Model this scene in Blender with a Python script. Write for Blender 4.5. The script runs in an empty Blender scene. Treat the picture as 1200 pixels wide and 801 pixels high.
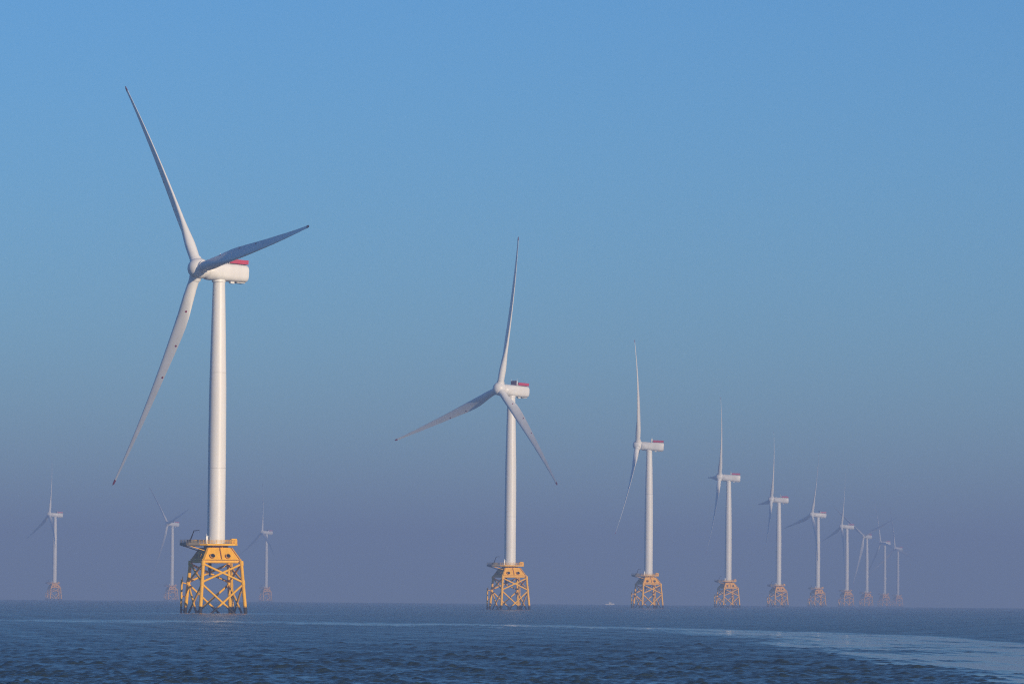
import bpy, bmesh, math, random
import numpy as np
from mathutils import Vector, Matrix

sc = bpy.context.scene
COL = sc.collection
R_EARTH = 7.4e6            # effective radius (refraction included): the sea really curves away
CAM_H = 5.7
FPX = 6000.0               # focal length in photo pixels (1200 wide)
ROLL = 0.0085
PITCH = math.atan(299.0 / FPX)

# ------------------------------------------------------------------ camera
cam = bpy.data.cameras.new('camera')
cam.sensor_width = 36.0
cam.lens = 36.0 * FPX / 1200.0
cam.clip_start = 1.0
cam.clip_end = 80000.0
cam_ob = bpy.data.objects.new('camera', cam)
COL.objects.link(cam_ob)
fwd = Vector((0, math.cos(PITCH), math.sin(PITCH)))
r0 = Vector((1, 0, 0)); u0 = r0.cross(fwd)
rt = r0 * math.cos(ROLL) + u0 * math.sin(ROLL)
up = -r0 * math.sin(ROLL) + u0 * math.cos(ROLL)
cam_ob.matrix_world = Matrix(((rt.x, up.x, -fwd.x, 0), (rt.y, up.y, -fwd.y, 0), (rt.z, up.z, -fwd.z, CAM_H), (0, 0, 0, 1)))
sc.camera = cam_ob

# ------------------------------------------------------------------ light
SUN_AZ = math.radians(38.0)      # to the right of straight behind the camera
SUN_EL = math.radians(14.0)
to_sun = Vector((math.sin(SUN_AZ) * math.cos(SUN_EL), -math.cos(SUN_AZ) * math.cos(SUN_EL), math.sin(SUN_EL)))
world = bpy.data.worlds.new('World'); sc.world = world; world.use_nodes = True
wt = world.node_tree
sky = wt.nodes.new('ShaderNodeTexSky'); sky.sky_type = 'NISHITA'; sky.sun_disc = False
sky.sun_elevation = SUN_EL
sky.sun_rotation = math.pi - SUN_AZ
sky.altitude = 10.0; sky.air_density = 1.0; sky.dust_density = 0.0; sky.ozone_density = 8.0
bg = wt.nodes['Background']; bg.inputs['Strength'].default_value = 0.118
air = wt.nodes.new('ShaderNodeMix'); air.data_type = 'RGBA'; air.blend_type = 'MULTIPLY'; air.inputs[0].default_value = 1.0
air.inputs[7].default_value = (0.93, 1.02, 1.02, 1)      # slightly cleaner, cyan air
wt.links.new(sky.outputs[0], air.inputs[6]); wt.links.new(air.outputs[2], bg.inputs['Color'])
sun = bpy.data.lights.new('sun', 'SUN'); sun.energy = 5.0; sun.angle = math.radians(0.5)
sun.color = (1.0, 0.80, 0.56)
sun_ob = bpy.data.objects.new('sun', sun); COL.objects.link(sun_ob)
sun_ob.rotation_euler = (-to_sun).to_track_quat('-Z', 'Y').to_euler()
sun_ob.location = to_sun * 500

sc.view_settings.view_transform = 'Standard'
sc.view_settings.look = 'None'
sc.view_settings.exposure = 0.0
sc.view_settings.gamma = 1.0
sc.view_settings.use_curve_mapping = False
sc.render.engine = 'CYCLES'
sc.cycles.volume_bounces = 1
sc.cycles.max_bounces = 6
sc.cycles.filter_width = 1.15
sc.cycles.use_denoising = False

HAZE_DENSITY = 0.00023
HAZE_COLOR = (0.34, 0.475, 0.765)

# ------------------------------------------------------------------ materials
def new_mat(name):
    m = bpy.data.materials.new(name); m.use_nodes = True
    nt = m.node_tree
    return m, nt, nt.nodes['Principled BSDF']

def node(nt, typ, **kw):
    n = nt.nodes.new(typ)
    for k, v in kw.items(): setattr(n, k, v)
    return n

def paint(name, col, rough=0.42, dirt=0.12, scale=0.35, streak=(1, 1, 0.12)):
    """Painted steel or gelcoat: base colour broken by faint weather streaks."""
    m, nt, b = new_mat(name)
    tc = node(nt, 'ShaderNodeTexCoord'); mp = node(nt, 'ShaderNodeMapping')
    mp.inputs['Scale'].default_value = streak
    nz = node(nt, 'ShaderNodeTexNoise'); nz.inputs['Scale'].default_value = scale; nz.inputs['Detail'].default_value = 6
    nz.inputs['Roughness'].default_value = 0.62
    mr = node(nt, 'ShaderNodeMapRange'); mr.inputs['From Min'].default_value = 0.35; mr.inputs['From Max'].default_value = 0.75
    mr.inputs['To Min'].default_value = 1.0; mr.inputs['To Max'].default_value = 1.0 - dirt
    mx = node(nt, 'ShaderNodeMix', data_type='RGBA', blend_type='MULTIPLY'); mx.inputs[0].default_value = 1.0
    mx.inputs[6].default_value = (*col, 1)
    nt.links.new(tc.outputs['Object'], mp.inputs[0]); nt.links.new(mp.outputs[0], nz.inputs['Vector'])
    nt.links.new(nz.outputs[0], mr.inputs[0]); nt.links.new(mr.outputs[0], mx.inputs[7])
    nt.links.new(mx.outputs[2], b.inputs['Base Color'])
    b.inputs['Roughness'].default_value = rough
    return m

M = {}
M['white'] = paint('white_paint', (0.86, 0.85, 0.82), 0.40, 0.16, 0.25)
M['blade'] = paint('blade_gelcoat', (0.82, 0.82, 0.80), 0.38, 0.10, 0.2, (1, 1, 1))
M['red'] = paint('red_paint', (0.52, 0.018, 0.06), 0.45, 0.2, 0.8)
M['tip'] = paint('blade_tip_red', (0.30, 0.012, 0.035), 0.5, 0.2, 0.8)
M['darkred'] = paint('dark_red_paint', (0.22, 0.012, 0.03), 0.5, 0.2, 0.8)
M['seam'] = paint('grey_seam', (0.55, 0.55, 0.54), 0.5)
M['steel'] = paint('dark_steel_and_hole_shade', (0.012, 0.011, 0.013), 0.6, 0.3, 1.0)  # dark steel parts, and the painted shade inside the pipe openings
M['steel'].node_tree.nodes['Principled BSDF'].inputs['Specular IOR Level'].default_value = 0.05
M['grating'] = paint('deck_grating', (0.20, 0.17, 0.12), 0.7, 0.3, 1.0)
M['galv'] = paint('galvanised_steel', (0.38, 0.37, 0.35), 0.5, 0.25, 1.5)
M['hull'] = paint('boat_white', (0.75, 0.72, 0.70), 0.4)
M['glass'] = paint('boat_glass', (0.03, 0.04, 0.05), 0.1)

def jacket_paint():
    """Traffic yellow steel, rust runs, and the black weed and growth band of the splash zone."""
    m = paint('yellow_jacket_paint', (0.96, 0.50, 0.001), 0.6, 0.22, 0.9, (1, 1, 0.2))
    nt = m.node_tree; b = nt.nodes['Principled BSDF']
    b.inputs['Specular IOR Level'].default_value = 0.25
    src = b.inputs['Base Color'].links[0].from_socket
    tc = node(nt, 'ShaderNodeTexCoord'); sep = node(nt, 'ShaderNodeSeparateXYZ')
    nt.links.new(tc.outputs['Object'], sep.inputs[0])
    nz = node(nt, 'ShaderNodeTexNoise'); nz.inputs['Scale'].default_value = 1.4; nz.inputs['Detail'].default_value = 4
    nt.links.new(tc.outputs['Object'], nz.inputs['Vector'])
    ma = node(nt, 'ShaderNodeMath', operation='MULTIPLY_ADD'); ma.inputs[1].default_value = -1.3
    nt.links.new(nz.outputs[0], ma.inputs[0]); nt.links.new(sep.outputs['Z'], ma.inputs[2])
    mr = node(nt, 'ShaderNodeMapRange'); mr.inputs['From Min'].default_value = 1.15; mr.inputs['From Max'].default_value = 1.75
    nt.links.new(ma.outputs[0], mr.inputs[0])
    mx = node(nt, 'ShaderNodeMix', data_type='RGBA'); mx.inputs[6].default_value = (0.018, 0.017, 0.016, 1)
    nt.links.new(mr.outputs[0], mx.inputs[0]); nt.links.new(src, mx.inputs[7])
    nt.links.new(mx.outputs[2], b.inputs['Base Color'])
    return m
M['yellow'] = jacket_paint()

# ------------------------------------------------------------------ mesh helpers
def link(name, bm, mats, parent=None, smooth=False):
    bmesh.ops.recalc_face_normals(bm, faces=bm.faces[:])
    me = bpy.data.meshes.new(name); bm.to_mesh(me); bm.free()
    for m in (mats if isinstance(mats, (list, tuple)) else [mats]): me.materials.append(m)
    if smooth:
        for p in me.polygons: p.use_smooth = True
        me.set_sharp_from_angle(angle=math.radians(35))
    o = bpy.data.objects.new(name, me); COL.objects.link(o)
    if parent: o.parent = parent
    return o

def tube(bm, a, b, ra, rb=None, n=14, mi=0, caps=True):
    a = Vector(a); b = Vector(b); rb = ra if rb is None else rb
    d = (b - a).normalized(); x = d.orthogonal().normalized(); y = d.cross(x)
    A = [bm.verts.new(a + (x * math.cos(t) + y * math.sin(t)) * ra) for t in [2 * math.pi * i / n for i in range(n)]]
    B = [bm.verts.new(b + (x * math.cos(t) + y * math.sin(t)) * rb) for t in [2 * math.pi * i / n for i in range(n)]]
    for i in range(n):
        f = bm.faces.new((A[i], A[(i + 1) % n], B[(i + 1) % n], B[i])); f.material_index = mi
    if caps:
        bm.faces.new(A[::-1]).material_index = mi; bm.faces.new(B).material_index = mi

def box(bm, c, s, rz=0.0, mi=0, bevel=0.0):
    r = bmesh.ops.create_cube(bm, size=1.0, matrix=Matrix.Translation(c) @ Matrix.Rotation(rz, 4, 'Z') @ Matrix.Diagonal((*s, 1)))
    vs = set(r['verts'])
    fs = [f for f in bm.faces if all(v in vs for v in f.verts)]
    for f in fs: f.material_index = mi
    if bevel:
        es = {e for f in fs for e in f.edges}
        bmesh.ops.bevel(bm, geom=list(es), offset=bevel, segments=2, affect='EDGES', profile=0.5)

def loft(bm, rings, cap0=True, cap1=True, mi=None):
    vs = [[bm.verts.new(p) for p in r] for r in rings]
    n = len(vs[0])
    for k in range(len(vs) - 1):
        for i in range(n):
            f = bm.faces.new((vs[k][i], vs[k][(i + 1) % n], vs[k + 1][(i + 1) % n], vs[k + 1][i]))
            if mi: f.material_index = mi[k]
    if cap0: bm.faces.new(vs[0][::-1]).material_index = mi[0] if mi else 0
    if cap1: bm.faces.new(vs[-1]).material_index = mi[-1] if mi else 0
    return vs

def prism(bm, pts, z0, z1, mi=0):
    a = [bm.verts.new((x, y, z0)) for x, y in pts]; b = [bm.verts.new((x, y, z1)) for x, y in pts]
    n = len(pts)
    for i in range(n): bm.faces.new((a[i], a[(i + 1) % n], b[(i + 1) % n], b[i])).material_index = mi
    bm.faces.new(a[::-1]).material_index = mi; bm.faces.new(b).material_index = mi

# ------------------------------------------------------------------ the sea
def lerp_curve(x, xs, ys): return np.interp(x, xs, ys)

def build_sea():
    # polar sheet round the camera: dense where the lens looks, coarse elsewhere, following the earth's curve
    step = 0.00032
    fine = np.arange(-0.142, 0.142 + step, step)
    side = np.linspace(0.142, 2 * math.pi - 0.142, 60)[1:-1]
    ang = np.concatenate([fine, side])                  # from +Y clockwise
    rad = [0.5, 20, 60, 120, 180, 220, 245]
    d = 262.0
    while d < 16200:
        rad.append(d); d += 0.16 * (d / 300.0) ** 1.25 * max(1.0, d / 2500.0) ** 1.5
    rad.append(16300.0); rad = np.array(rad)
    dr = np.gradient(rad)
    A, Rd = np.meshgrid(ang, rad)
    X = Rd * np.sin(A); Y = Rd * np.cos(A)
    infine = np.abs(A) <= 0.1421
    cell = np.where(infine, np.maximum(dr[:, None], Rd * step), 1e3)
    rng = np.random.default_rng(7)
    Z = np.zeros_like(X)
    ph_slow = np.sin(X * 0.021 + 1.3) * np.sin(Y * 0.013 + 0.4) * 0.35 + np.sin(X * 0.057 - Y * 0.009) * 0.25 + 1.0
    wind = math.radians(205)
    # slick: old wake and smooth water, drawn as a map in ground coordinates
    u = X / np.maximum(Y, 1.0) * FPX + 600              # bearing (photo columns)
    ddip = (CAM_H / np.maximum(Rd, 1) + Rd / (2 * R_EARTH)) * FPX - 7.45   # how far below the horizon
    frac = np.zeros_like(X)                             # ragged edges: a sum of crossing ripples on the ground
    for j in range(14):
        L = 4.0 * 1.32 ** j; q = rng.uniform(0, 6.28)
        frac += np.sin(2 * math.pi * (X * math.cos(q) * 1.6 + Y * math.sin(q) * 0.5) / L + rng.uniform(0, 6.28)) * 0.12 * 1.12 ** j
    frac2 = np.zeros_like(X)                            # cat's paws breaking the slick
    for j in range(22):
        L = 2.0 * 1.2 ** j; q = rng.uniform(0, 6.28)
        frac2 += np.where(L > 2.5 * cell, np.sin(2 * math.pi * (X * math.cos(q) * 1.1 + Y * math.sin(q) * 0.6) / L + rng.uniform(0, 6.28)), 0) * 0.4
    wob = frac + 0.9 * frac2 + 0.5 * np.sin(u * 0.043 + 1) + 0.35 * np.sin(u * 0.11) + 0.5 * np.sin(Y * .035 + u * .02)
    top = lerp_curve(u, [-100, 0, 300, 600, 800, 1000, 1090, 1200, 1300], [21.5, 22, 22, 23.5, 26, 30, 32.5, 40, 46]) + wob * 0.25
    thick = lerp_curve(u, [-100, 300, 600, 800, 880, 1000, 1100, 1200, 1300], [2.5, 3.2, 3.0, 3.5, 9, 27, 38, 45, 48]) + wob * lerp_curve(u, [780, 950], [0.4, 3.6])
    soft_b = lerp_curve(u, [700, 1000], [1.2, 15.0])
    s = np.clip((ddip - top) / 1.5, 0, 1) * np.clip((top + thick - ddip) / soft_b + 0.5, 0, 1)
    strength = lerp_curve(u, [-100, 250, 500, 900, 1200], [0.5, 0.55, 0.75, 0.9, 0.95])
    slick = np.where(infine & (Y > 0), s * strength * np.clip(0.95 + 0.30 * frac2, 0.1, 1), 0)
    calm = np.exp(-(((X + 90) / 26.0) ** 2 + ((Y - 1635) / 60.0) ** 2))     # smoothed water in the lee of the nearest jacket
    slick = np.maximum(slick, np.where(infine, 0.5 * calm, 0))
    patch = np.where(infine, 0.5 + 0.5 * np.sin(u * 0.008 + ddip * 0.05) * np.sin(ddip * 0.09 + 1.0 + u * 0.004), 0.5)
    gust = np.zeros_like(X)                             # wind ruffles a few metres across
    for j in range(18):
        L = 2.2 * 1.15 ** j; q = rng.uniform(0, 6.28)
        gust += np.where(L > 2.5 * cell, np.sin(2 * math.pi * (X * math.cos(q) * 1.1 + Y * math.sin(q) * 0.8) / L + rng.uniform(0, 6.28)), 0)
    gust = np.clip(1 + gust * 0.06, 0.5, 1.6)
    amp_mod = gust * (1 - 0.93 * slick) ** 1.8 * (0.95 + 0.12 * patch) * (0.86 + 0.14 * ph_slow)
    NW = 54
    var = np.zeros_like(X)                              # slope of the waves too fine for the mesh
    for i in range(NW):
        lam = 0.5 * (8.0 / 0.5) ** (i / (NW - 1.0)) * rng.uniform(0.9, 1.1)
        th = wind + rng.normal(0, 0.8)
        slope = np.interp(lam, [0.45, 0.7, 1.1, 1.8, 3, 8], [0.064, 0.087, 0.066, 0.030, 0.011, 0.003])
        a = slope * lam / (2 * math.pi)
        k = 2 * math.pi / lam
        w = np.clip((lam / cell - 2.5) / 2.0, 0, 1)
        var += slope * slope * 0.5 * (1 - w)
        if not w.any(): continue
        p = k * (X * math.sin(th) + Y * math.cos(th)) + rng.uniform(0, 6.28)
        s1 = np.sin(p)
        Z += w * a * (s1 + 0.22 * np.cos(2 * p))
    Z = Z * amp_mod
    near = Z[(Rd < 500) & infine]; sg = 3.2 * near.std()   # sharpen the crests, flatten the troughs
    Z = sg * (np.exp(np.clip(Z / sg, -3, 1.2)) - 1)
    Z = Z - (X * X + Y * Y) / (2 * R_EARTH)
    nr, na = X.shape
    co = np.stack([X, Y, Z], -1).reshape(-1, 3)
    co = np.concatenate([co, [[0, 0, 0]]])
    idx = np.arange(nr * na).reshape(nr, na)
    a0 = idx[:-1]; a1 = np.roll(idx, -1, 1)[:-1]; b0 = idx[1:]; b1 = np.roll(idx, -1, 1)[1:]
    quads = np.stack([a0, b0, b1, a1], -1).reshape(-1, 4)
    tri = np.stack([np.full(na, nr * na), idx[0], np.roll(idx[0], -1)], -1)
    me = bpy.data.meshes.new('sea')
    nq = len(quads); ntq = len(tri)
    me.vertices.add(len(co)); me.vertices.foreach_set('co', co.astype(np.float32).ravel())
    me.loops.add(nq * 4 + ntq * 3)
    me.loops.foreach_set('vertex_index', np.concatenate([quads.ravel(), tri.ravel()]).astype(np.int32))
    me.polygons.add(nq + ntq)
    me.polygons.foreach_set('loop_start', np.concatenate([np.arange(nq) * 4, nq * 4 + np.arange(ntq) * 3]).astype(np.int32))
    me.polygons.foreach_set('use_smooth', np.ones(nq + ntq, dtype=bool))
    me.update(calc_edges=True)
    at = me.attributes.new('fine_slope', 'FLOAT', 'POINT')
    at.data.foreach_set('value', np.concatenate([(np.sqrt(var) * amp_mod).ravel(), [0.2]]).astype(np.float32))
    at = me.attributes.new('slick', 'FLOAT', 'POINT')
    at.data.foreach_set('value', np.concatenate([slick.ravel(), [0]]).astype(np.float32))
    o = bpy.data.objects.new('sea', me); COL.objects.link(o)
    o['kind'] = 'structure'
    m, nt, b = new_mat('sea_water')
    b.inputs['Base Color'].default_value = (0.030, 0.052, 0.062, 1)
    b.inputs['IOR'].default_value = 1.333
    att = node(nt, 'ShaderNodeAttribute', attribute_name='slick')
    geo = node(nt, 'ShaderNodeNewGeometry')
    mp = node(nt, 'ShaderNodeMapping'); mp.inputs['Scale'].default_value = (1.0, 0.55, 1.0)
    mp.inputs['Rotation'].default_value = (0, 0, 0.35)
    nt.links.new(geo.outputs['Position'], mp.inputs[0])
    nz = node(nt, 'ShaderNodeTexNoise'); nz.inputs['Scale'].default_value = 1.7; nz.inputs['Detail'].default_value = 5; nz.inputs['Roughness'].default_value = 0.6
    nt.links.new(mp.outputs[0], nz.inputs['Vector'])
    inv = node(nt, 'ShaderNodeMapRange'); inv.inputs['To Min'].default_value = 0.13; inv.inputs['To Max'].default_value = 0.02
    nt.links.new(att.outputs['Fac'], inv.inputs[0])
    bp = node(nt, 'ShaderNodeBump'); bp.inputs['Distance'].default_value = 0.2
    nt.links.new(inv.outputs[0], bp.inputs['Strength']); nt.links.new(nz.outputs[0], bp.inputs['Height'])
    nt.links.new(bp.outputs[0], b.inputs['Normal'])
    # roughness of the unresolved ripples: alpha = sqrt(2) * rms slope, roughness = sqrt(alpha)
    fs = node(nt, 'ShaderNodeAttribute', attribute_name='fine_slope')
    m1 = node(nt, 'ShaderNodeMath', operation='MULTIPLY_ADD'); m1.inputs[1].default_value = 0.42; m1.inputs[2].default_value = 0.006
    m2 = node(nt, 'ShaderNodeMath', operation='SQRT')
    nt.links.new(fs.outputs['Fac'], m1.inputs[0]); nt.links.new(m1.outputs[0], m2.inputs[0]); nt.links.new(m2.outputs[0], b.inputs['Roughness'])
    me.materials.append(m)
    return o

build_sea()

# ------------------------------------------------------------------ haze: one closed box of even density
def build_haze():
    bm = bmesh.new()
    box(bm, (0, 0, (215 - 22) / 2), (33600, 33600, 237))
    o = link('haze', bm, [])
    m = bpy.data.materials.new('haze_air'); m.use_nodes = True
    nt = m.node_tree; nt.nodes.remove(nt.nodes['Principled BSDF'])
    v = node(nt, 'ShaderNodeVolumePrincipled')
    v.inputs['Color'].default_value = (*HAZE_COLOR, 1)
    v.inputs['Density'].default_value = HAZE_DENSITY
    nt.links.new(v.outputs[0], nt.nodes['Material Output'].inputs['Volume'])
    o.data.materials.append(m)
    o['kind'] = 'stuff'
build_haze()

# ------------------------------------------------------------------ wind turbine prototype
HUB_Z = 111.0
TILT = math.radians(5.0)
NAC_OFF = 8.0              # rotor centre ahead of the tower axis
DECK_Z = 22.0
JACKET_YAW = math.radians(22.0)

def jleg(sx, sy, z):
    h = 7.75 - (7.75 - 6.5) * z / 16.3
    return Vector((sx * h, sy * h, z))

def make_turbine():
    root = bpy.data.objects.new('wind_turbine', None); COL.objects.link(root)
    root.empty_display_size = 5
    Y = M['yellow']
    corners = [(-1, -1), (1, -1), (1, 1), (-1, 1)]
    for sx, sy in corners:
        bm = bmesh.new()
        tube(bm, jleg(sx, sy, -6), jleg(sx, sy, 16.6), 0.62, 0.56, 18)
        tube(bm, jleg(sx, sy, 9.0), jleg(sx, sy, 10.6), 0.68, 0.68, 18)      # node cans
        tube(bm, jleg(sx, sy, 15.4), jleg(sx, sy, 16.9), 0.72, 0.72, 18)
        link('leg', bm, Y, root, True)
    for i in range(4):
        a = corners[i]; b = corners[(i + 1) % 4]
        for z0, z1 in ((10.0, 15.9), (-3.6, 9.4)):
            for p, q in ((a, b), (b, a)):
                bm = bmesh.new()
                tube(bm, jleg(*p, z0), jleg(*q, z1), 0.36, n=12)
                link('brace', bm, Y, root, True)
    # transition piece: a hipped steel box
    def ring(h, z, ch):
        pts = []
        for sx, sy in corners:
            nx, ny = (1, 0) if sx * sy > 0 else (0, 1)
            p1 = (sx * (h - ch * nx), sy * (h - ch * ny)); p2 = (sx * (h - ch * ny), sy * (h - ch * nx))
            pts += [Vector((*p1, z)), Vector((*p2, z))]
        return pts
    bm = bmesh.new()
    loft(bm, [ring(6.55, 16.2, 0.5), ring(6.7, 16.5, 0.5), ring(6.6, 17.3, 0.5), ring(4.35, 21.2, 0.5)])
    for k in range(4):      # stiffeners running down the middle and the edges of each face
        Rk = Matrix.Rotation(k * math.pi / 2, 4, 'Z')
        tube(bm, Rk @ Vector((0, -6.62, 17.35)), Rk @ Vector((0, -4.42, 21.15)), 0.16, n=8)
        tube(bm, Rk @ Vector((-6.2, -6.6, 17.3)), Rk @ Vector((6.2, -6.6, 17.3)), 0.14, n=8)
    tube(bm, (0, 0, 21.0), (0, 0, 22.1), 3.3, n=32)
    for k in range(8):
        t = k * math.pi / 4 + 0.2
        box(bm, (3.9 * math.cos(t), 3.9 * math.sin(t), 21.55), (0.35, 0.35, 0.8), t)
    tp = link('transition_piece', bm, Y, root, False)
    for k in range(4):
        Rk = Matrix.Rotation(k * math.pi / 2, 4, 'Z')
        for x in (-3.1, 2.2):
            nrm = Vector((0, -3.9, -2.25 * -1)).normalized()
            nrm = Vector((0, -0.866, 0.5))
            c = Vector((x, -5.93, 18.45))
            bm = bmesh.new()
            tube(bm, Rk @ (c - nrm * 0.1), Rk @ (c + nrm * 0.30), 0.86, n=20, caps=False)
            tube(bm, Rk @ (c - nrm * 0.1), Rk @ (c + nrm * 0.30), 0.74, n=20, caps=False)
            v = []
            for rr in (0.86, 0.74):
                xx = Vector((1, 0, 0)); yy = nrm.cross(xx)
                v.append([bm.verts.new(Rk @ (c + nrm * 0.30 + (xx * math.cos(t) + yy * math.sin(t)) * rr)) for t in [2 * math.pi * i / 20 for i in range(20)]])
            for i in range(20): bm.faces.new((v[0][i], v[0][(i + 1) % 20], v[1][(i + 1) % 20], v[1][i]))
            xx = Vector((1, 0, 0)); yy = nrm.cross(xx)
            f = bm.faces.new([bm.verts.new(Rk @ (c + nrm * 0.06 + (xx * math.cos(t) + yy * math.sin(t)) * 0.74)) for t in [2 * math.pi * i / 20 for i in range(20)]])
            f.material_index = 1  # near-black disc paints the opening's shaded inside; no hole is cut
            link('pipe_opening', bm, [Y, M['steel']], tp)
    # cable tubes under the box
    bm = bmesh.new()
    tube(bm, (-1.6, 1.2, 13.6), (-1.6, 1.2, 16.3), 0.55, n=14)
    tube(bm, (-1.6, 1.2, 12.0), (-1.6, 1.2, 13.6), 0.25, n=10)
    link('cable_tube', bm, M['steel'], root, True)
    bm = bmesh.new()
    for x, y in ((6.5, 4.2), (6.5, 2.9)): tube(bm, (x * 1.16, y * 1.16, -5), (x, y, 16.3), 0.22, n=10)
    link('cable_tube', bm, Y, root, True)
    # boat landing on the far left leg
    bm = bmesh.new()
    P = [(-9.3, 7.4), (-8.7, 9.2)]
    for x, y in P:
        tube(bm, (x, y, -4), (x * 0.985, y * 0.985, 10.9), 0.33, n=12)
        for z in (1.2, 5.6, 9.9):
            tube(bm, (x, y, z), jleg(-1, 1, z - 0.6), 0.2, n=8)
    link('boat_landing', bm, Y, root, True)
    bm = bmesh.new()
    for s in (0, 1):
        px, py = (-9.15 + 0.3 * s, 8.05 + 0.5 * s)
        tube(bm, (px, py, -2), (px * 0.958, py * 0.958, 11.8), 0.06, n=6)
    for k in range(31):
        z = -1.0 + k * 0.4; q = 1 - 0.042 * (z + 2) / 13.8
        tube(bm, (-9.15 * q, 8.05 * q, z), (-8.85 * q, 8.55 * q, z), 0.03, n=5)
    link('ladder', bm, Y, root)
    # working platform
    deck = [(-5.0, -6.0), (4.4, -6.0), (5.6, -4.8), (5.6, 4.6), (4.4, 5.8), (-5.0, 5.8), (-7.0, 4.4), (-10.5, 4.4), (-11.1, 3.7), (-11.1, -2.7), (-10.5, -3.4), (-7.0, -4.2)]
    bm = bmesh.new()
    prism(bm, deck, DECK_Z + 0.10, DECK_Z + 0.35, 1)
    for i in range(len(deck)):
        a = Vector((*deck[i], DECK_Z + 0.18)); b = Vector((*deck[(i + 1) % len(deck)], DECK_Z + 0.18))
        d = b - a
        box(bm, (a + b) / 2, (d.length + 0.12, 0.16, 0.62), math.atan2(d.y, d.x), 1 if max(a.x, b.x) < -6.9 else 0)
    for y in (-3.0, 0.0, 3.0): box(bm, (-8.0, y, DECK_Z - 0.12), (6.0, 0.28, 0.44), 0, 1)
    for x in (-10.0, -8.0): box(bm, (x, 0.4, DECK_Z - 0.36), (0.24, 6.6, 0.3), 0, 1)
    tube(bm, (-5.0, -3.2, 20.2), (-10.6, -2.6, 21.9), 0.16, n=8, mi=0)
    tube(bm, (-5.0, 3.2, 20.2), (-10.6, 3.4, 21.9), 0.16, n=8, mi=0)
    plat = link('platform', bm, [Y, M['grating']], root)
    bm = bmesh.new()
    for i in range(len(deck)):
        a = Vector((*deck[i], 0)); b = Vector((*deck[(i + 1) % len(deck)], 0)); L = (b - a).length
        g = 1 if max(a.x, b.x) < -6.9 else 0
        n = max(1, round(L / 1.5))
        for k in range(n):
            p = a.lerp(b, k / n); tube(bm, (p.x, p.y, DECK_Z + 0.3), (p.x, p.y, DECK_Z + 1.65), 0.06, n=6, mi=g)
        for z in (0.85, 1.25, 1.65): tube(bm, (a.x, a.y, DECK_Z + z), (b.x, b.y, DECK_Z + z), 0.06, n=6, mi=g)
        if g: box(bm, ((a.x + b.x) / 2, (a.y + b.y) / 2, DECK_Z + 0.55), ((b - a).length, 0.04, 0.3), math.atan2((b - a).y, (b - a).x), 1)
    link('railing', bm, [Y, M['grating']], plat)
    bm = bmesh.new()
    box(bm, (4.35, -4.7, DECK_Z + 1.25), (1.9, 1.7, 1.8), 0, 0, 0.12)
    link('equipment_box', bm, Y, root)
    bm = bmesh.new()
    box(bm, (-4.1, -2.6, DECK_Z + 1.6), (0.75, 0.75, 2.5), 0, 0, 0.08)
    box(bm, (-4.1, -2.6, DECK_Z + 2.95), (0.95, 0.95, 0.12), 0, 0, 0.03)
    tube(bm, (-4.1, -2.6, DECK_Z + 3.0), (-4.1, -2.6, DECK_Z + 3.7), 0.07, n=6)
    link('cabinet', bm, M['white'], root)
    bm = bmesh.new()
    box(bm, (-8.4, 1.2, DECK_Z + 1.0), (1.8, 1.3, 1.3), 0.1, 0, 0.06)
    box(bm, (-6.2, 2.6, DECK_Z + 0.95), (1.3, 1.6, 1.2), 0, 0, 0.06)
    link('deck_locker', bm, M['grating'], root)
    bm = bmesh.new()
    B = Vector((-9.0, -0.6, DECK_Z + 0.3))
    tube(bm, B, B + Vector((0, 0, 1.5)), 0.30, n=10)
    tube(bm, B + Vector((0, 0, 1.4)), B + Vector((1.3, 0.2, 4.3)), 0.17, 0.14, 10)
    tube(bm, B + Vector((1.3, 0.2, 4.3)), B + Vector((3.2, 0.5, 4.5)), 0.14, 0.10, 10)
    tube(bm, B + Vector((0, 0, 0.9)), B + Vector((0.95, 0.15, 3.1)), 0.08, n=8)
    tube(bm, B + Vector((3.15, 0.5, 4.45)), B + Vector((3.15, 0.5, 3.7)), 0.03, n=5)
    link('davit_crane', bm, M['steel'], root, True)
    # tower
    bm = bmesh.new()
    prof = [(DECK_Z + 0.2, 3.05), (DECK_Z + 0.5, 3.05), (DECK_Z + 0.52, 2.92), (55, 2.9), (72, 2.80), (90, 2.45), (100, 2.2), (107.0, 2.02), (HUB_Z - 2.5, 2.0)]
    N = 48
    loft(bm, [[Vector((r * math.cos(2 * math.pi * i / N), r * math.sin(2 * math.pi * i / N), z)) for i in range(N)] for z, r in prof])
    for z, r in ((47.0, 2.905), (78.0, 2.69)):
        tube(bm, (0, 0, z), (0, 0, z + 0.12), r + 0.02, r + 0.015, 48, 1)
    tw = link('tower', bm, [M['white'], M['seam']], root, True)
    bm = bmesh.new()
    t = math.radians(200)
    box(bm, (2.93 * math.cos(t), 2.93 * math.sin(t), DECK_Z + 1.65), (0.14, 1.0, 2.2), t, 0, 0.03)
    link('door', bm, M['seam'], tw)
    # nacelle (local +X points upwind)
    def rr_ring(x, hw, zt, zb, e=4.0, n=40):
        pts = []
        zc = (zt + zb) / 2; hz = (zt - zb) / 2
        for i in range(n):
            t = 2 * math.pi * i / n; c, s = math.cos(t), math.sin(t)
            pts.append(Vector((x, hw * math.copysign(abs(c) ** (2 / e), c), zc + hz * math.copysign(abs(s) ** (2 / e), s))))
        return pts
    bm = bmesh.new()
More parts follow.
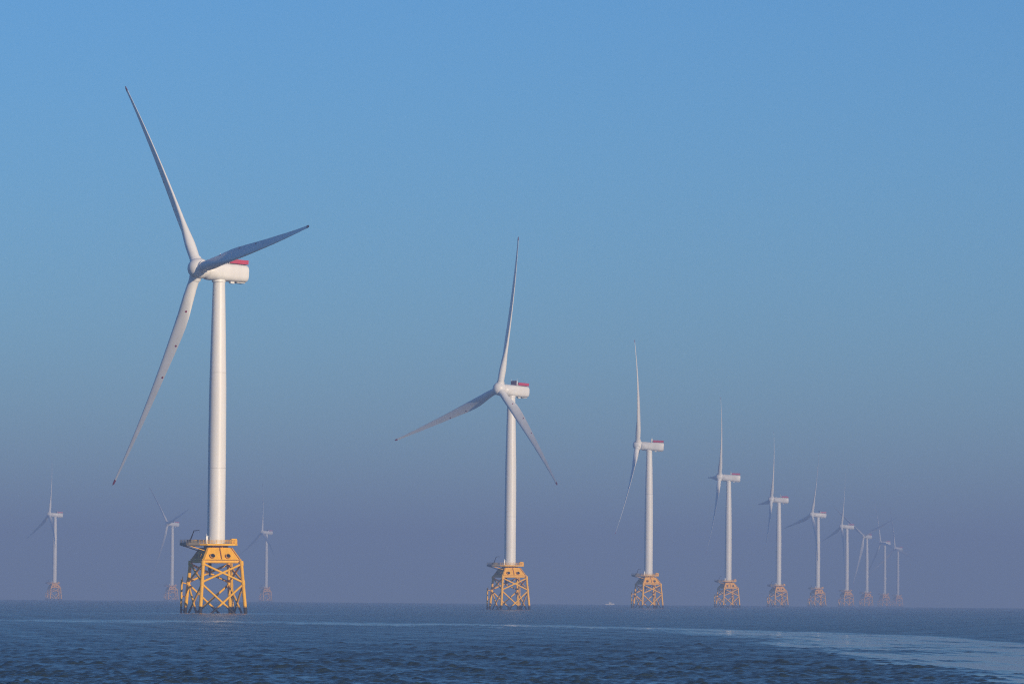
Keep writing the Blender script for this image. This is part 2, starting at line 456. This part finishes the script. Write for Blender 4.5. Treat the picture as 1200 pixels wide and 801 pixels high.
    loft(bm, [rr_ring(-10.0, 2.2, 2.3, -2.2, 3), rr_ring(-9.85, 2.6, 2.62, -2.65, 3.2), rr_ring(-9.3, 2.85, 2.85, -2.95, 3.4), rr_ring(-5, 2.95, 2.9, -3.0, 3.4),
              rr_ring(1.8, 2.95, 2.9, -3.0, 3.0), rr_ring(2.3, 3.05, 3.0, -3.05, 2.2), rr_ring(4.8, 3.05, 3.0, -3.05, 2.05), rr_ring(5.3, 2.7, 2.65, -2.7, 2.0), rr_ring(5.9, 2.3, 2.25, -2.3, 2.0)])
    tube(bm, (0, 0, -3.5), (0, 0, -2.6), 2.25, n=32)
    nac = link('nacelle', bm, M['white'], root, True)
    nac.location = (0, 0, HUB_Z)
    bm = bmesh.new()
    box(bm, (-4.6, 0.6, -3.25), (1.5, 1.2, 0.7), 0, 0, 0.1); box(bm, (-7.6, 0, -3.12), (3.2, 3.0, 0.28), 0, 1, 0.05)
    link('hatch', bm, [M['white'], M['seam']], nac)
    bm = bmesh.new()
    x0, x1, w = -9.6, -2.6, 2.35
    for s in (-1, 1):
        box(bm, ((x0 + x1) / 2, s * w, 3.62), (x1 - x0, 0.09, 1.36))
        for k in range(8): box(bm, (x0 + (x1 - x0) * k / 7, s * (w - 0.09), 3.6), (0.12, 0.08, 1.42), 0, 1)
    for x in (x0, x1): box(bm, (x, 0, 3.62), (0.09, 2 * w - 0.1, 1.36))
    box(bm, ((x0 + x1) / 2, 0, 2.97), (x1 - x0 - 0.12, 2 * w - 0.12, 0.12), 0, 1)
    link('hoist_railing', bm, [M['red'], M['darkred']], nac)
    bm = bmesh.new()
    box(bm, (-1.55, 0, 4.15), (0.30, 4.6, 2.1), 0, 1)
    box(bm, (-1.38, 0, 4.15), (0.06, 4.3, 1.85), 0, 0)
    for s in (-1, 1):
        box(bm, (-1.6, s * 2.36, 3.95), (0.42, 0.12, 2.6), 0, 1)
        tube(bm, (-2.45, s * 2.2, 2.8), (-1.7, s * 2.3, 4.9), 0.09, n=8, mi=1)
        tube(bm, (-1.6, s * 2.3, 5.2), (-1.6, s * 2.3, 6.3), 0.05, n=6, mi=1)
    link('cooler_panel', bm, [M['darkred'], M['white']], nac)
    # hub and spinner (local origin = rotor centre, +X upwind, +Z up)
    bm = bmesh.new()
    prof = [(-2.6, 2.4), (-2.3, 2.85), (-1.4, 3.25), (-0.2, 3.42), (0.9, 3.3), (1.8, 2.95), (2.5, 2.4), (3.05, 1.7), (3.38, 0.9), (3.46, 0.2)]
    loft(bm, [[Vector((x, r * math.cos(2 * math.pi * i / 40), r * math.sin(2 * math.pi * i / 40))) for i in range(40)] for x, r in prof])
    for k in range(3):
        Rk = Matrix.Rotation(k * 2 * math.pi / 3, 4, 'X')
        tube(bm, Rk @ Vector((0, 0, 1.4)), Rk @ Vector((0, 0, 3.9)), 2.15, 1.92, 32)
        tube(bm, Rk @ Vector((0, 0, 3.9)), Rk @ Vector((0, 0, 4.05)), 1.62, 1.62, 32, 1)
    hub = link('hub', bm, [M['white'], M['seam']], root, True)
    # blade: local +Z along the span, +X upwind, leading edge towards +Y (clockwise seen from upwind)
    st = [(4.0, 3.4, 1.0, 0), (5.2, 3.4, 1.0, 0), (7, 3.5, .92, .08), (10, 3.9, .74, .35), (13, 4.3, .57, .68), (16, 4.7, .46, .9), (20, 4.9, .37, 1), (25, 4.75, .31, 1), (31, 4.25, .275, 1), (38, 3.65, .25, 1),
          (46, 3.02, .23, 1), (54, 2.46, .215, 1), (62, 1.82, .20, 1), (68, 1.38, .19, 1), (72.5, 1.10, .18, 1), (74.4, 1.02, .19, 1), (75.6, 1.04, .22, 1), (76.8, 0.9, .24, 1), (77.3, 0.6, .24, 1), (77.6, 0.22, .2, 1)]
    def twist(r): return math.radians(4.0 + 15.0 * max(0.0, 1 - (r - 8) / 62.0) ** 1.6 if r > 8 else 19.0)
    def bend(r): return 2.6 * r / 78 + 4.4 * (r / 78) ** 2.3
    NP = 36
    def section(r, c, tr, blend):
        pts = []; tw_ = twist(r)
        for i in range(NP):
            t = 2 * math.pi * i / NP
            xc = 0.5 * (1 + math.cos(t))                    # 0 = leading edge, 1 = trailing edge
            yt = 5 * tr * (0.2969 * math.sqrt(xc) - 0.126 * xc - 0.3516 * xc ** 2 + 0.2843 * xc ** 3 - 0.1036 * xc ** 4)
            sgn = -1 if t <= math.pi else 1                  # suction side first
            cam_ = 0.03 * 4 * xc * (1 - xc)
            ay = (0.31 - xc) * c; ax = (sgn * yt - cam_) * c
            cy = 0.5 * c * -math.cos(t); cx = 0.5 * c * (-math.sin(t))
            cy, cx = (0.5 - xc) * c, sgn * c * math.sqrt(max(0, xc * (1 - xc)))
            y_ = cy * (1 - blend) + ay * blend; x_ = cx * (1 - blend) + ax * blend
            # twist: leading edge turned upwind
            yy = y_ * math.cos(tw_) - x_ * math.sin(tw_); xx = y_ * math.sin(tw_) + x_ * math.cos(tw_)
            pts.append(Vector((xx + bend(r), yy, r)))
        return pts
    bm = bmesh.new()
    rings = []; mi = []
    for k in range(len(st) - 1):
        a, b = st[k], st[k + 1]
        n = max(1, int((b[0] - a[0]) / 1.6))
        for j in range(n):
            q = [a[i] + (b[i] - a[i]) * j / n for i in range(4)]
            rings.append(section(*q)); mi.append(1 if q[0] > 75.2 else 0)
    rings.append(section(*st[-1])); mi.append(1)
    loft(bm, rings, mi=mi)
    # round red marks on the pressure (upwind) side
    for r in (14.5, 26.5, 38.0):
        i = max(k for k in range(len(st)) if st[k][0] <= r); a, b = st[i], st[i + 1]; q = (r - a[0]) / (b[0] - a[0])
        c = a[1] + (b[1] - a[1]) * q; tr = a[2] + (b[2] - a[2]) * q; bl = a[3] + (b[3] - a[3]) * q
        S0 = section(r, c, tr, bl); S1 = section(r + 0.6, c, tr, bl)
        j = 27 + 4 if r > 20 else 27 + 3
        p = S0[j]; tx = (S0[j + 1] - S0[j - 1]).normalized(); tz = (S1[j] - S0[j]).normalized(); nn = tz.cross(tx).normalized()
        if nn.x < 0: nn = -nn
        f = bm.faces.new([bm.verts.new(p + nn * 0.05 + (tx * math.cos(t) + tz * math.sin(t)) * 0.36) for t in [2 * math.pi * i / 14 for i in range(14)]])
        f.material_index = 1
    bl0 = link('blade', bm, [M['blade'], M['tip']], root, True)
    for k in (1, 2):
        c = bl0.copy(); COL.objects.link(c); c.parent = root
    return root

proto = make_turbine()

def copy_tree(o, parent=None):
    c = o.copy(); COL.objects.link(c); c.parent = parent
    for ch in list(o.children): copy_tree(ch, c)
    return c

def pose(root, x, y, yaw_deg, phase_deg, pitch_deg):
    """Stand the turbine on the curved sea and set nacelle yaw, rotor phase and blade pitch."""
    root.location = (x, y, -(x * x + y * y) / (2 * R_EARTH))
    root.rotation_euler = (0, 0, JACKET_YAW)
    a = math.radians(yaw_deg)
    n0 = Vector((-math.sin(a), -math.cos(a), 0))
    ang = math.atan2(n0.y, n0.x) - JACKET_YAW
    base = Matrix.Translation((0, 0, HUB_Z)) @ Matrix.Rotation(ang, 4, 'Z') @ Matrix.Rotation(-TILT, 4, 'Y')
    blades = []
    for ch in root.children:
        kind = ch.name.split('.')[0]
        if kind == 'nacelle': ch.matrix_basis = Matrix.Translation((0, 0, HUB_Z)) @ Matrix.Rotation(ang, 4, 'Z') @ Matrix.Rotation(-TILT * 0.45, 4, 'Y')
        elif kind == 'hub': ch.matrix_basis = base @ Matrix.Translation((NAC_OFF, 0, 0)) @ Matrix.Rotation(-math.radians(phase_deg), 4, 'X')
        elif kind == 'blade': blades.append(ch)
    for k, b in enumerate(blades):
        # blade angle grows clockwise seen from upwind: +Z turns towards the viewer's right
        th = math.radians(phase_deg + 120 * k)
        b.matrix_basis = base @ Matrix.Translation((NAC_OFF, 0, 0)) @ Matrix.Rotation(-th, 4, 'X') @ Matrix.Rotation(math.radians(-pitch_deg), 4, 'Z')

FOUND = 'yellow jacket foundation'
TURBINES = [   # x, y, yaw, phase, blade pitch, label, group
    (-95.65, 1665.6, 55.5, -36, 4, 'largest and nearest wind turbine, on a bright yellow lattice foundation at the left', None),
    (-0.1, 2601, 50, 11, 4, 'second largest wind turbine, alone in the middle, one blade crossing in front of its tower', None),
    (95.0, 3520, 95, 25, 6, 'third largest wind turbine, seen side on, with orange jacket, right of the middle one', None),
    (187.2, 4400, 90, 31, 4, 'fourth turbine of the receding row, side on, its lower blade dark against the haze', None),
    (279.3, 5333, 88, 27, 4, 'fifth turbine of the receding row, between the dark-bladed fourth and the sixth', None),
    (372.9, 6212, 73, 18, 4, 'sixth turbine of the receding row, a long dark blade reaching down left over open sky', None),
    (468.7, 7135, 79, 15, 4, 'seventh turbine of the receding row, pale, dark blade pointing down left towards the sixth tower', None),
    (565.3, 8123, 43, -52, 4, 'pale far turbine with its blades spread wide in a Y, eighth of the receding row', None),
    (654.1, 8949, 74, -23, 4, 'faint far turbine, last but one of the receding row, beside the Y bladed one', None),
    (739.9, 9778, 50, -10, 4, 'smallest, faintest turbine at the very end of the receding row, farthest right', None),
    (-594.0, 6683, 68, 6, 4, 'faint turbine by itself at the far left edge, one blade dark and pointing down left', None),
    (-490.7, 7437, 58, -45, 4, 'faint far turbine just left of the largest yellow foundation, two blades raised in a V', None),
    (-392.6, 8250, 62, 0, 4, 'faint far turbine just right of the largest yellow foundation, one blade straight up', None),
]
for i, (x, y, yaw, ph, pt, lab, _) in enumerate(TURBINES):
    t = proto if i == 0 else copy_tree(proto)
    pose(t, x, y, yaw, ph, pt)
    t['label'] = lab; t['category'] = 'wind turbine'
    t['group'] = 'turbines of the row leading to the right' if i < 10 else 'far turbines behind on the left'

# ------------------------------------------------------------------ the small boat on the horizon
def make_boat(x, y, rz):
    root = bpy.data.objects.new('boat', None); COL.objects.link(root)
    root.location = (x, y, -(x * x + y * y) / (2 * R_EARTH)); root.rotation_euler = (0, 0, rz)
    bm = bmesh.new()
    def hr(x_, w, zk, zd): return [Vector((x_, -w, zd)), Vector((x_, -w * 0.75, zk + 0.3)), Vector((x_, 0, zk)), Vector((x_, w * 0.75, zk + 0.3)), Vector((x_, w, zd))]
    loft(bm, [hr(-6.0, 1.7, -.6, 1.5), hr(-2, 1.95, -.8, 1.5), hr(2, 1.8, -.8, 1.7), hr(5, 0.9, -.5, 2.1), hr(6.4, 0.08, 0.2, 2.4)])
    link('hull', bm, M['hull'], root)
    bm = bmesh.new(); box(bm, (0.3, 0, 2.6), (3.6, 2.5, 2.0), 0, 0, 0.2); box(bm, (-0.1, 0, 3.75), (4.2, 2.7, 0.18), 0, 0, 0.05)
    cab = link('cabin', bm, M['hull'], root)
    bm = bmesh.new()
    box(bm, (2.12, 0, 3.05), (0.05, 2.0, 0.7))
    for s in (-1, 1): box(bm, (0.4, s * 1.27, 3.05), (2.6, 0.05, 0.65))
    link('window', bm, M['glass'], cab)
    bm = bmesh.new(); tube(bm, (-0.8, 0, 3.8), (-0.9, 0, 6.2), 0.07, n=6); tube(bm, (-0.85, -0.7, 5.4), (-0.85, 0.7, 5.4), 0.05, n=6)
    link('mast', bm, M['hull'], root)
    root['label'] = 'small pale motor boat low on the horizon left of the third turbine'
    root['category'] = 'boat'
make_boat(134.5, 6900, math.radians(12))
